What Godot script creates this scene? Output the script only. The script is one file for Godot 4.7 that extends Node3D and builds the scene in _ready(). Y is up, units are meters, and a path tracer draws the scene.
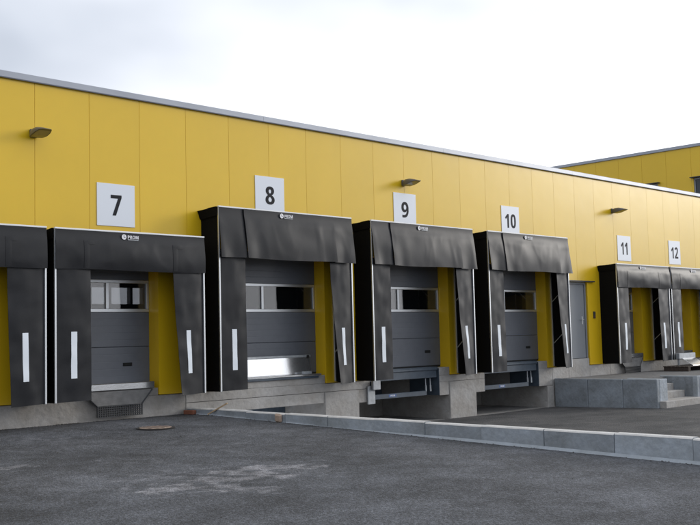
extends Node3D

# ------------------------------------------------------------------ mesh helper
class MB:
	var st := SurfaceTool.new()
	func _init(smooth := false):
		st.begin(Mesh.PRIMITIVE_TRIANGLES)
		st.set_smooth_group(0 if smooth else -1)
	func flat(): st.set_smooth_group(-1)
	func smooth(g := 0): st.set_smooth_group(g)
	func tri(a: Vector3, b: Vector3, c: Vector3):      # counter-clockwise from outside
		st.add_vertex(a); st.add_vertex(c); st.add_vertex(b)
	func quad(a: Vector3, b: Vector3, c: Vector3, d: Vector3):
		tri(a, b, c); tri(a, c, d)
	func box(a: Vector3, b: Vector3, ch := 0.0, xf := Transform3D.IDENTITY):
		# box from corner a to corner b with chamfered edges
		var c := (a + b) * 0.5
		var h := (b - a).abs() * 0.5
		ch = min(ch, min(h.x, min(h.y, h.z)) * 0.9)
		var ax := [Vector3(1, 0, 0), Vector3(0, 1, 0), Vector3(0, 0, 1)]
		for i in 3:
			var u: Vector3 = ax[(i + 1) % 3]
			var v: Vector3 = ax[(i + 2) % 3]
			var n: Vector3 = ax[i]
			var hu: float = h[(i + 1) % 3] - ch
			var hv: float = h[(i + 2) % 3] - ch
			for s in [-1.0, 1.0]:
				var o: Vector3 = c + n * (h[i] * s)
				var q := [o - u * hu - v * hv, o + u * hu - v * hv, o + u * hu + v * hv, o - u * hu + v * hv]
				if s < 0: q.reverse()
				quad(xf * q[0], xf * q[1], xf * q[2], xf * q[3])
			if ch > 0.0:
				# the four edges along axis i
				var L: Vector3 = n * (h[i] - ch)
				for su in [-1.0, 1.0]:
					for sv in [-1.0, 1.0]:
						var p1: Vector3 = c + u * (su * h[(i + 1) % 3]) + v * (sv * hv)
						var p2: Vector3 = c + u * (su * hu) + v * (sv * h[(i + 2) % 3])
						var q := [p1 - L, p2 - L, p2 + L, p1 + L]
						if su * sv > 0: q.reverse()
						quad(xf * q[0], xf * q[1], xf * q[2], xf * q[3])
		if ch > 0.0:
			for sx in [-1.0, 1.0]:
				for sy in [-1.0, 1.0]:
					for sz in [-1.0, 1.0]:
						var p := c + Vector3(sx * h.x, sy * (h.y - ch), sz * (h.z - ch))
						var q := c + Vector3(sx * (h.x - ch), sy * h.y, sz * (h.z - ch))
						var r := c + Vector3(sx * (h.x - ch), sy * (h.y - ch), sz * h.z)
						if sx * sy * sz > 0: tri(xf * p, xf * q, xf * r)
						else: tri(xf * p, xf * r, xf * q)
	func prism(pts: PackedVector2Array, y0: float, y1: float):
		# profile in (x, z), counter-clockwise seen from above, extruded up
		var n := pts.size()
		for i in n:
			var p := pts[i]
			var q := pts[(i + 1) % n]
			quad(Vector3(p.x, y0, p.y), Vector3(q.x, y0, q.y), Vector3(q.x, y1, q.y), Vector3(p.x, y1, p.y))
		for i in range(1, n - 1):
			tri(Vector3(pts[0].x, y1, pts[0].y), Vector3(pts[i].x, y1, pts[i].y), Vector3(pts[i + 1].x, y1, pts[i + 1].y))
			tri(Vector3(pts[0].x, y0, pts[0].y), Vector3(pts[i + 1].x, y0, pts[i + 1].y), Vector3(pts[i].x, y0, pts[i].y))
	func prism_x(pts: PackedVector2Array, x0: float, x1: float):
		# profile in (z, y) extruded along x; pts counter-clockwise seen from +x with -z to the right
		var n := pts.size()
		for i in n:
			var p := pts[i]
			var q := pts[(i + 1) % n]
			quad(Vector3(x0, p.y, p.x), Vector3(x0, q.y, q.x), Vector3(x1, q.y, q.x), Vector3(x1, p.y, p.x))
		var cx := Vector2.ZERO
		for p in pts: cx += p / n
		for i in n:
			var p := pts[i]
			var q := pts[(i + 1) % n]
			tri(Vector3(x1, cx.y, cx.x), Vector3(x1, p.y, p.x), Vector3(x1, q.y, q.x))
			tri(Vector3(x0, cx.y, cx.x), Vector3(x0, q.y, q.x), Vector3(x0, p.y, p.x))
	func tube(a: Vector3, b: Vector3, r: float, n := 8, r2 := -1.0):
		if r2 < 0: r2 = r
		var d := (b - a).normalized()
		var u := d.cross(Vector3.UP if abs(d.y) < 0.9 else Vector3.RIGHT).normalized()
		var v := d.cross(u)
		smooth(2)
		for i in n:
			var t0 := TAU * i / n
			var t1 := TAU * (i + 1) / n
			var e0 := u * cos(t0) + v * sin(t0)
			var e1 := u * cos(t1) + v * sin(t1)
			quad(a + e0 * r, a + e1 * r, b + e1 * r2, b + e0 * r2)
		flat()
		for i in n:
			var t0 := TAU * i / n
			var t1 := TAU * (i + 1) / n
			var e0 := u * cos(t0) + v * sin(t0)
			var e1 := u * cos(t1) + v * sin(t1)
			tri(b, b + e0 * r2, b + e1 * r2)
			tri(a, a + e1 * r, a + e0 * r)
	func sheet(f: Callable, nu: int, nv: int, th: float):
		# f(u, v) -> point; u to the right, v downwards, seen from the front; a sheet of thickness th
		var P := []
		var N := []
		for j in nv + 1:
			for i in nu + 1:
				P.append(f.call(float(i) / nu, float(j) / nv))
		var w := nu + 1
		for j in nv + 1:
			for i in nu + 1:
				var du: Vector3 = P[j * w + min(i + 1, nu)] - P[j * w + max(i - 1, 0)]
				var dv: Vector3 = P[min(j + 1, nv) * w + i] - P[max(j - 1, 0) * w + i]
				N.append(dv.cross(du).normalized())
		smooth(3)
		for j in nv:
			for i in nu:
				var a := j * w + i
				quad(P[a + w], P[a + w + 1], P[a + 1], P[a])
		smooth(4)
		var Q := []
		for k in P.size(): Q.append(P[k] - N[k] * th)
		for j in nv:
			for i in nu:
				var a := j * w + i
				quad(Q[a], Q[a + 1], Q[a + w + 1], Q[a + w])
		flat()
		for i in nu:
			var a := i
			quad(P[a], P[a + 1], Q[a + 1], Q[a])
			a = nv * w + i
			quad(Q[a], Q[a + 1], P[a + 1], P[a])
		for j in nv:
			var a := j * w
			quad(P[a + w], P[a], Q[a], Q[a + w])
			a = j * w + nu
			quad(P[a], P[a + w], Q[a + w], Q[a])
	func done() -> ArrayMesh:
		st.generate_normals()
		return st.commit()

# ------------------------------------------------------------------ scene helpers
var M := {}
var taken := {}
var lut := PackedByteArray()

func obj(called: String, mesh: Mesh, m: Material, parent: Node = self) -> MeshInstance3D:
	var o := MeshInstance3D.new()
	o.name = numbered(called) if parent == self else called
	o.mesh = mesh
	o.material_override = m
	o.cast_shadow = GeometryInstance3D.SHADOW_CASTING_SETTING_ON
	parent.add_child(o, true)
	return o

func numbered(called: String) -> String:
	taken[called] = taken.get(called, -1) + 1
	return called if taken[called] == 0 else "%s_%03d" % [called, taken[called]]

func tag(o: Node, label: String, category: String, group := ""):
	o.set_meta("label", label)
	o.set_meta("category", category)
	if group: o.set_meta("group", group)

func thing(called: String, label: String, category: String, at := Vector3.ZERO, group := "") -> Node3D:
	var o := Node3D.new()
	o.name = numbered(called)
	add_child(o)
	o.position = at
	tag(o, label, category, group)
	return o

func structure(o: Node):
	o.set_meta("kind", "structure")

func bx(a: Vector3, b: Vector3, ch := 0.0) -> ArrayMesh:
	var m := MB.new()
	m.box(a, b, ch)
	return m.done()

func V(x: float, y: float, z: float) -> Vector3: return Vector3(x, y, z)

func lin(r: float, g: float, b: float) -> Color: return Color(r, g, b).linear_to_srgb()

func noise_img(w: int, h: int, freq: float, oct: int, seed_: int, kind := FastNoiseLite.TYPE_SIMPLEX_SMOOTH, seamless := true) -> Image:
	var n := FastNoiseLite.new()
	n.seed = seed_
	n.noise_type = kind
	n.frequency = freq
	n.fractal_type = FastNoiseLite.FRACTAL_FBM if oct > 1 else FastNoiseLite.FRACTAL_NONE
	n.fractal_octaves = oct
	var im: Image = n.get_seamless_image(w, h) if seamless else n.get_image(w, h)
	im.convert(Image.FORMAT_L8)
	return im

func tex(im: Image) -> ImageTexture:
	im.generate_mipmaps()
	return ImageTexture.create_from_image(im)

# a mottled colour texture: base colour (linear) times layered grey noise
func mottled(size: int, base: Vector3, layers: Array, tint := Vector3.ZERO) -> Image:
	var srcs := []
	for l in layers: srcs.append(noise_img(size, size, l[0], l[1], l[2]).get_data())
	var out := PackedByteArray()
	out.resize(size * size * 3)
	if lut.is_empty():
		lut.resize(4096)
		for i in 4096: lut[i] = int(clamp(Color(i / 4095.0, 0, 0).linear_to_srgb().r * 255.0, 0, 255))
	var nl := layers.size()
	var s0: PackedByteArray = srcs[0]
	var s1: PackedByteArray = srcs[min(1, nl - 1)]
	var s2: PackedByteArray = srcs[min(2, nl - 1)]
	var w0: float = layers[0][3] / 127.5
	var w1: float = layers[1][3] / 127.5 if nl > 1 else 0.0
	var w2: float = layers[2][3] / 127.5 if nl > 2 else 0.0
	var bs := base * 4095.0
	var kx := bs * tint / 127.5
	for i in size * size:
		var t := s0[i] - 127.5
		var k := 1.0 + t * w0 + (s1[i] - 127.5) * w1 + (s2[i] - 127.5) * w2
		var o := i * 3
		out[o] = lut[clampi(int(k * (bs.x + t * kx.x)), 0, 4095)]
		out[o + 1] = lut[clampi(int(k * (bs.y + t * kx.y)), 0, 4095)]
		out[o + 2] = lut[clampi(int(k * (bs.z + t * kx.z)), 0, 4095)]
	return Image.create_from_data(size, size, false, Image.FORMAT_RGB8, out)

func normal_from(im: Image, strength: float) -> ImageTexture:
	var n: Image = im.duplicate()
	n.convert(Image.FORMAT_RGBA8)
	n.bump_map_to_normal_map(strength)
	return tex(n)

func std(c: Color, rough: float, metal := 0.0) -> StandardMaterial3D:
	var m := StandardMaterial3D.new()
	m.albedo_color = c
	m.roughness = rough
	m.metallic = metal
	return m

func triplanar(m: StandardMaterial3D, scale_: float):
	m.uv1_triplanar = true
	m.uv1_world_triplanar = true
	m.uv1_scale = Vector3.ONE * scale_

func textured(im: Image, rough: float, scale_: float, bump: Image = null, strength := 1.0) -> StandardMaterial3D:
	var m := std(Color.WHITE, rough)
	m.albedo_texture = tex(im)
	triplanar(m, scale_)
	if bump:
		m.normal_enabled = true
		m.normal_texture = normal_from(bump, strength)
	return m

# ------------------------------------------------------------------ levels, all in metres
const PLATFORM_Y := 0.07      # paved platform in front of bays eleven and 12
const PANEL_BOTTOM := 0.38
const PANEL_TOP := 5.62
const FLOOR_Y := 0.56         # hall floor

func yard_height(x: float, z: float) -> float:
	return -0.0225 * max(z - 0.8, 0.0)

func lower_height(x: float, z: float) -> float:
	return -0.65 + 0.017 * clamp(z, 0.0, 10.0)

# x of the shelters' left edge, width, height of top, whether tall
const BAYS := [
	{"n": "", "x": -3.02, "tall": false}, {"n": "7", "x": 0.043, "tall": false},
	{"n": "8", "x": 3.31, "tall": true}, {"n": "9", "x": 7.31, "tall": true}, {"n": "10", "x": 11.31, "tall": true},
	{"n": "11", "x": 17.095, "tall": false}, {"n": "12", "x": 20.2, "tall": false}]

func opening(b: Dictionary) -> Array:
	# x0, x1, y0, y1 of the hole in the wall
	if b.tall: return [b.x + 0.29, b.x + 3.13, PANEL_BOTTOM - 0.1, 3.05]
	return [b.x + 0.61, b.x + 2.32, PANEL_BOTTOM - 0.1, 2.72]

func _ready():
	set_camera()
	set_light()
	make_materials()
	build_ground()
	build_warehouse()
	build_annex()
	build_concrete_works()
	for i in BAYS.size(): build_shelter(i)
	build_signs()
	build_lamps()
	build_levellers()
	build_small_things()

# ------------------------------------------------------------------ camera, sky, light
func set_camera():
	var cam := Camera3D.new()
	cam.name = "camera"
	var yaw := 0.7811
	var pitch := 0.0737
	var roll := -0.0248
	var fw := Vector3(sin(yaw) * cos(pitch), sin(pitch), -cos(yaw) * cos(pitch))
	var rt := Vector3(cos(yaw), 0, sin(yaw))
	var up := rt.cross(fw)
	var r2 := rt * cos(roll) + up * sin(roll)
	var u2 := -rt * sin(roll) + up * cos(roll)
	cam.transform = Transform3D(Basis(r2, u2, -fw), Vector3(-7.770, 1.3256, 15.109))
	cam.fov = 29.42
	cam.near = 0.1
	cam.far = 600.0
	add_child(cam)
	cam.current = true

func set_light():
	# an overcast sky, thinner towards the low sun, with soft cloud masses
	var sun_dir := Vector3(2.6, 0.75, 1.25).normalized()
	var w := 1024
	var h := 512
	var n1 := FastNoiseLite.new()
	n1.seed = 11
	n1.noise_type = FastNoiseLite.TYPE_SIMPLEX_SMOOTH
	n1.frequency = 1.7
	n1.fractal_octaves = 5
	var n2 := FastNoiseLite.new()
	n2.seed = 111
	n2.frequency = 0.8
	n2.fractal_octaves = 3
	var data := PackedFloat32Array()
	data.resize(w * h * 3)
	for j in h:
		var el := PI * 0.5 - PI * (j + 0.5) / h
		for i in w:
			var az := TAU * (i + 0.5) / w
			var d := Vector3(sin(az) * cos(el), sin(el), -cos(az) * cos(el))
			var q := Vector3(d.x, d.y * 2.2, d.z)
			var c: float = n1.get_noise_3dv(q) * 0.8 + n2.get_noise_3dv(q + Vector3(3, 7, 1)) * 0.9
			var a := d.angle_to(sun_dir)
			var glow := exp(-pow(a / 0.75, 2.0))
			var L: float = max(0.87 + 0.5 * c, 0.5) + 0.55 * glow
			var t: float = clamp(0.45 - 1.3 * c - 0.8 * glow, 0.0, 1.0)    # thicker cloud is greyer and bluer
			var o := (j * w + i) * 3
			data[o] = L * lerp(0.965, 0.83, t)
			data[o + 1] = L * lerp(0.985, 0.905, t)
			data[o + 2] = L * lerp(1.035, 1.04, t)
	var im := Image.create_from_data(w, h, false, Image.FORMAT_RGBF, data.to_byte_array())
	var pano := PanoramaSkyMaterial.new()
	pano.panorama = ImageTexture.create_from_image(im)
	var sky := Sky.new()
	sky.sky_material = pano
	var env := Environment.new()
	env.background_mode = Environment.BG_SKY
	env.sky = sky
	env.tonemap_mode = Environment.TONE_MAPPER_LINEAR
	env.tonemap_exposure = 1.16
	env.sdfgi_enabled = true
	env.ssao_enabled = true
	env.ssil_enabled = true
	var we := WorldEnvironment.new()
	we.name = "world_environment"
	we.environment = env
	add_child(we)
	var sun := DirectionalLight3D.new()
	sun.name = "sun"
	sun.light_color = Color(1.0, 0.975, 0.94)
	sun.light_energy = 0.27
	sun.light_angular_distance = 14.0
	sun.shadow_enabled = true
	add_child(sun)
	sun.look_at_from_position(sun_dir * 50.0, Vector3.ZERO)

# ------------------------------------------------------------------ materials
func make_materials():
	# yellow coated steel: three batches of panels with slightly different tone
	var coat := noise_img(256, 256, 0.02, 4, 3)
	for k in 3:
		var b: float = [1.0, 0.985, 1.012][k]
		var y := textured(mottled(256, Vector3(0.73, 0.472, 0.014) * b, [[0.008, 3, 31 + k, 0.025], [0.06, 3, 37 + k, 0.012]]), 0.34, 0.23)
		y.roughness_texture = tex(mottled(256, Vector3(0.8, 0.8, 0.8), [[0.02, 4, 61 + k, 0.12]]))
		y.normal_enabled = true
		y.normal_texture = normal_from(coat, 1.2)
		y.normal_scale = 0.05
		M["yellow%d" % k] = y
	# black coated fabric
	var wr := noise_img(512, 512, 0.008, 3, 8)
	for k in 3:
		var v: float = [1.0, 1.18, 0.85][k]
		var f := textured(mottled(256, Vector3(0.0095, 0.0103, 0.013) * v, [[0.015, 4, 44 + k, 0.2], [0.2, 2, 47, 0.12]]), 0.39, 0.35, wr, 2.0)
		f.normal_scale = 0.10
		f.metallic_specular = 0.38
		M["fabric%d" % k] = f
	M["side_fabric"] = std(lin(0.004, 0.004, 0.0045), 0.85)
	M["side_fabric"].metallic_specular = 0.25
	M["aluminium"] = std(lin(0.62, 0.64, 0.66), 0.42, 0.85)
	M["sky_white_profile"] = std(lin(0.82, 0.83, 0.84), 0.35, 0.0)  # aluminium strip with its sky reflection painted in as plain white
	M["stripe"] = std(lin(0.74, 0.79, 0.84), 0.5)
	M["sign"] = std(lin(0.72, 0.76, 0.82), 0.35)
	M["ink"] = std(lin(0.014, 0.015, 0.02), 0.6)
	M["ink"].metallic_specular = 0.3
	M["white_print"] = std(lin(0.8, 0.8, 0.82), 0.5)
	# concretes
	var cb := noise_img(512, 512, 0.03, 5, 77)
	M["concrete"] = textured(mottled(512, Vector3(0.30, 0.285, 0.265), [[0.006, 4, 71, 0.16], [0.04, 3, 72, 0.08], [0.25, 2, 73, 0.08]], Vector3(0.0, 0.02, 0.06)), 0.85, 0.4, cb, 2.0)
	M["concrete_light"] = textured(mottled(512, Vector3(0.36, 0.345, 0.325), [[0.007, 4, 81, 0.13], [0.05, 3, 82, 0.07], [0.25, 2, 83, 0.07]], Vector3(0.0, 0.02, 0.05)), 0.85, 0.4, cb, 2.0)
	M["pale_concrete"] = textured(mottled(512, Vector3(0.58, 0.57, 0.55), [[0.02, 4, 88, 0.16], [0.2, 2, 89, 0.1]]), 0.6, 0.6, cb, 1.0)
	for k in 3:
		var v: float = [1.0, 0.88, 1.14][k]
		M["precast%d" % k] = textured(mottled(512, Vector3(0.275, 0.305, 0.335) * v, [[0.007, 5, 91 + k, 0.22], [0.05, 3, 94 + k, 0.1], [0.25, 2, 97, 0.07]], Vector3(0.0, 0.01, 0.04)), 0.7, 0.45, cb, 1.6)
	M["tread"] = textured(mottled(256, Vector3(0.17, 0.168, 0.165), [[0.03, 4, 59, 0.25]]), 0.7, 0.8)
	M["grit"] = textured(mottled(256, Vector3(0.085, 0.08, 0.075), [[0.1, 3, 66, 0.5]]), 0.95, 6.0)
	M["dirt"] = std(lin(0.025, 0.022, 0.02), 1.0)
	# metals and doors
	M["flashing"] = textured(mottled(256, Vector3(0.30, 0.32, 0.36), [[0.01, 4, 12, 0.1]]), 0.38, 0.2)
	M["flashing"].metallic = 0.35
	M["door_grey"] = textured(mottled(256, Vector3(0.115, 0.125, 0.145), [[0.01, 4, 14, 0.07], [0.08, 2, 15, 0.04]]), 0.42, 0.3)
	M["leaf_grey"] = textured(mottled(256, Vector3(0.20, 0.215, 0.235), [[0.01, 4, 16, 0.05]]), 0.45, 0.3)
	M["dark_trim"] = std(lin(0.03, 0.032, 0.036), 0.55)
	M["rubber"] = std(lin(0.012, 0.012, 0.012), 0.9)
	var sc := noise_img(512, 512, 0.05, 5, 21)
	M["plate"] = textured(mottled(256, Vector3(0.80, 0.81, 0.82), [[0.02, 4, 18, 0.06]]), 0.17, 0.6, sc, 1.0)
	M["plate"].normal_scale = 0.06
	M["plate"].metallic = 0.9
	M["galvanised"] = textured(mottled(256, Vector3(0.36, 0.38, 0.40), [[0.03, 4, 19, 0.18]]), 0.5, 0.8)
	M["galvanised"].metallic = 0.4
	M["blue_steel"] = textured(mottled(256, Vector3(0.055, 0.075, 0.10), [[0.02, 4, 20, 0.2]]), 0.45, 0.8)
	var g := std(Color(0.10, 0.11, 0.12, 0.22), 0.03)
	g.transparency = BaseMaterial3D.TRANSPARENCY_ALPHA
	g.metallic_specular = 1.0
	M["glass"] = g
	M["dark_glass"] = std(lin(0.02, 0.026, 0.035), 0.05)
	M["inner_wall"] = std(lin(0.18, 0.18, 0.18), 0.9)
	M["inner_floor"] = std(lin(0.12, 0.12, 0.12), 0.6)
	M["crate_yellow"] = std(lin(0.62, 0.38, 0.03), 0.5)
	M["wood"] = textured(mottled(256, Vector3(0.36, 0.26, 0.155), [[0.03, 4, 51, 0.25]]), 0.8, 2.0)
	M["dark_wood"] = textured(mottled(256, Vector3(0.055, 0.042, 0.034), [[0.03, 4, 52, 0.35]]), 0.9, 2.0)
	M["brick"] = textured(mottled(256, Vector3(0.22, 0.085, 0.05), [[0.05, 4, 53, 0.3]]), 0.9, 3.0)
	M["stone"] = textured(mottled(256, Vector3(0.40, 0.30, 0.23), [[0.05, 4, 54, 0.25]]), 0.9, 3.0)
	M["cast_iron"] = textured(mottled(256, Vector3(0.16, 0.125, 0.11), [[0.05, 4, 55, 0.3]]), 0.75, 2.0)
	M["lamp_body"] = std(lin(0.10, 0.105, 0.125), 0.4, 0.3)
	M["lamp_glass"] = std(lin(0.25, 0.23, 0.16), 0.2)
	M["rust"] = std(lin(0.12, 0.04, 0.02), 0.9)
	# asphalt of the lower yard and the platform
	var grain := noise_img(512, 512, 0.22, 2, 101)
	var lo := mottled(512, Vector3(0.068, 0.067, 0.067), [[0.006, 5, 102, 0.42], [0.03, 4, 103, 0.26], [0.3, 2, 104, 0.5]], Vector3(0.03, 0.0, -0.03))
	M["asphalt_low"] = textured(lo, 0.85, 0.21, grain, 2.0)
	var pl := mottled(512, Vector3(0.15, 0.148, 0.145), [[0.006, 4, 112, 0.2], [0.05, 4, 113, 0.16], [0.25, 2, 114, 0.2]])
	M["paving"] = textured(pl, 0.9, 0.3, cb, 2.0)
	M["asphalt"] = asphalt_material()

const AX0 := -4.4
const AX1 := 3.0
const AZ1 := 11.84

func asphalt_material() -> StandardMaterial3D:
	var w := 1280
	var h := 2048
	var fine := noise_img(w, h, 0.75, 1, 201, FastNoiseLite.TYPE_VALUE, false)
	var chip := noise_img(w, h, 0.12, 2, 202, FastNoiseLite.TYPE_CELLULAR, false)
	var mid := noise_img(w / 4, h / 4, 0.011 * 4.0, 5, 203, FastNoiseLite.TYPE_SIMPLEX_SMOOTH, false)
	mid.resize(w, h, Image.INTERPOLATE_CUBIC)
	var big := noise_img(w / 4, h / 4, 0.0028 * 4.0, 4, 204, FastNoiseLite.TYPE_SIMPLEX_SMOOTH, false)
	big.resize(w, h, Image.INTERPOLATE_CUBIC)
	var wisp := noise_img(w / 4, h / 4, 0.022 * 4.0, 5, 205, FastNoiseLite.TYPE_SIMPLEX_SMOOTH, false)
	wisp.resize(w, h, Image.INTERPOLATE_CUBIC)
	var F := fine.get_data()
	var C := chip.get_data()
	var A := mid.get_data()
	var B := big.get_data()
	var W := wisp.get_data()
	# streaks of pale dust on the asphalt: x0, z0, x1, z1, half width, strength
	var streaks := [[-2.23, 6.75, -1.75, 6.66, 0.10, 1.0], [-1.42, 6.56, -1.09, 6.72, 0.11, 0.9], [-1.72, 6.87, -1.43, 7.46, 0.13, 0.8],
		[-1.01, 6.19, -0.76, 6.57, 0.09, 0.85], [-0.60, 6.20, -0.10, 6.65, 0.11, 1.0], [-0.88, 6.75, -0.75, 6.90, 0.10, 0.8],
		[-1.7, 6.5, -0.5, 6.55, 0.42, 0.35], [-2.44, 4.15, -2.25, 4.13, 0.08, 1.0], [-0.9, 1.3, 0.9, 1.2, 0.35, 0.30],
		[-1.2, 2.4, 0.2, 2.9, 0.45, 0.3], [1.0, 5.0, 1.9, 7.4, 0.5, 0.22], [-3.2, 5.2, -1.9, 5.4, 0.6, 0.22], [1.6, 3.0, 2.5, 4.2, 0.3, 0.2],
		[0.2, 9.0, 1.4, 10.5, 0.7, 0.16], [-1.2, 4.6, 0.4, 4.2, 0.25, 0.18]]
	var out := PackedByteArray()
	out.resize(w * h * 3)
	for j in h:
		var z := AZ1 * j / h
		var near := []
		for s in streaks:
			if z > min(s[1], s[3]) - s[4] * 2.2 and z < max(s[1], s[3]) + s[4] * 2.2: near.append(s)
		var dirt_edge: float = clamp(1.0 - z / 0.5, 0.0, 1.0)
		for i in w:
			var k := j * w + i
			var warm := 0.0
			var v := 72.0 + (F[k] - 128) * 0.24 + (C[k] - 128) * 0.16 + (A[k] - 128) * 0.10 + (B[k] - 128) * 0.13
			if near.size() > 0:
				var x := AX0 + (AX1 - AX0) * i / w
				var dust := 0.0
				for s in near:
					var ax: float = s[0]
					var az: float = s[1]
					var dx: float = s[2] - ax
					var dz: float = s[3] - az
					var t: float = clamp(((x - ax) * dx + (z - az) * dz) / (dx * dx + dz * dz), 0.0, 1.0)
					var px: float = x - ax - dx * t
					var pz: float = z - az - dz * t
					var d: float = sqrt(px * px + pz * pz) / s[4]
					if d < 2.2: dust += s[5] * clamp(1.45 - d * 0.75 + (W[k] - 128) * 0.011, 0.0, 1.0)
				dust = min(dust, 1.15)
				if dust > 0.0: v += dust * (23.0 + (W[k] - 100) * 0.17 + (F[k] - 128) * 0.06)
				warm = dust * 0.025
			out[k * 3] = int(clamp(v * (0.975 + warm), 8, 250))
			out[k * 3 + 1] = int(clamp(v, 8, 250))
			out[k * 3 + 2] = int(clamp(v * (1.055 - warm), 8, 250))
	var m := std(Color.WHITE, 0.82)
	m.albedo_texture = tex(Image.create_from_data(w, h, false, Image.FORMAT_RGB8, out))
	m.normal_enabled = true
	m.normal_texture = normal_from(fine, 1.6)
	return m

# ------------------------------------------------------------------ ground
func grid_mesh(xs: Array, zs: Array, hf: Callable, uv := false) -> ArrayMesh:
	var st := SurfaceTool.new()
	st.begin(Mesh.PRIMITIVE_TRIANGLES)
	st.set_smooth_group(0)
	for j in zs.size() - 1:
		for i in xs.size() - 1:
			var c := []
			for o in [[0, 0], [1, 0], [1, 1], [0, 1]]:
				var x: float = xs[i + o[0]]
				var z: float = zs[j + o[1]]
				c.append(Vector3(x, hf.call(x, z), z))
			for k in [0, 1, 2, 0, 2, 3]:
				if uv: st.set_uv(Vector2((c[k].x - AX0) / (AX1 - AX0), c[k].z / AZ1))
				st.add_vertex(c[k])
	st.generate_normals()
	if uv: st.generate_tangents()
	return st.commit()

func span(a: float, b: float, step: float) -> Array:
	var r := []
	var n: int = int(ceil((b - a) / step))
	for i in n + 1: r.append(lerp(a, b, float(i) / n))
	return r

func build_ground():
	var un := FastNoiseLite.new()
	un.seed = 9
	un.frequency = 0.35
	var yh := func(x, z): return yard_height(x, z) + un.get_noise_2d(x, z) * 0.012 * clamp(z / 2.0, 0.0, 1.0) * clamp((2.9 - x) / 1.5, 0.0, 1.0)
	var xs := [-160.0, -80.0, -40.0, -20.0, -12.0, -8.0] + span(-6.0, 2.95, 0.25)
	var zs := span(-0.06, 12.0, 0.25) + [14.0, 17.0, 20.0, 30.0, 60.0, 160.0]
	structure(obj("asphalt_yard", grid_mesh(xs, zs, yh, true), M["asphalt"]))
	var lh := func(x, z): return lower_height(x, z) + un.get_noise_2d(x * 0.7 + 40.0, z) * 0.014
	var xl := span(2.99, 17.0, 0.5) + [18.0, 20.0, 25.0, 35.0, 60.0, 160.0]
	var zl := span(0.0, 12.0, 0.5) + [14.0, 17.0, 20.0, 30.0, 60.0, 160.0]
	structure(obj("lower_yard", grid_mesh(xl, zl, lh), M["asphalt_low"]))
	var platform := Node3D.new()
	platform.name = "raised_pavement"
	structure(platform)
	add_child(platform)
	obj("paving_surface", bx(V(14.80, -1.0, -0.02), V(15.2, PLATFORM_Y, 2.88)), M["paving"], platform)
	obj("paving_surface", bx(V(15.2, -1.0, -0.02), V(16.66, PLATFORM_Y, 2.1)), M["paving"], platform)
	obj("paving_surface", bx(V(16.66, -1.0, -0.02), V(60.0, PLATFORM_Y, 2.88)), M["paving"], platform)

# ------------------------------------------------------------------ warehouse
# one wall panel in local coordinates (x along the wall, z out of it), with the openings cut away
func wall_panel(x0: float, x1: float, y0: float, y1: float, holes: Array) -> ArrayMesh:
	var m := MB.new()
	var cuts := [x0, x1]
	for o in holes:
		for e in [o[0], o[1]]:
			if e > x0 + 0.001 and e < x1 - 0.001: cuts.append(e)
	cuts.sort()
	for i in cuts.size() - 1:
		var a: float = cuts[i]
		var b: float = cuts[i + 1]
		var mid := (a + b) * 0.5
		var spans := [[y0, y1]]
		for o in holes:
			if mid > o[0] and mid < o[1]:
				var nxt := []
				for s in spans:
					if o[2] > s[0]: nxt.append([s[0], min(s[1], o[2])])
					if o[3] < s[1]: nxt.append([max(s[0], o[3]), s[1]])
				spans = nxt
		for s in spans:
			if s[1] - s[0] < 0.002: continue
			var la := 0.0032 if i == 0 else 0.0
			var lb := 0.0032 if i == cuts.size() - 2 else 0.0
			var pts := PackedVector2Array()
			if la > 0: pts.append(Vector2(a + 0.0015, -0.014))
			pts.append(Vector2(a + la, 0.0))
			pts.append(Vector2(b - lb, 0.0))
			if lb > 0: pts.append(Vector2(b - 0.0015, -0.014))
			pts.append(Vector2(b, -0.015) if lb > 0 else Vector2(b, -0.1))
			if lb > 0: pts.append(Vector2(b, -0.1))
			pts.append(Vector2(a, -0.1))
			if la > 0: pts.append(Vector2(a, -0.015))
			m.prism(pts, s[0], s[1])
	return m.done()

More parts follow.
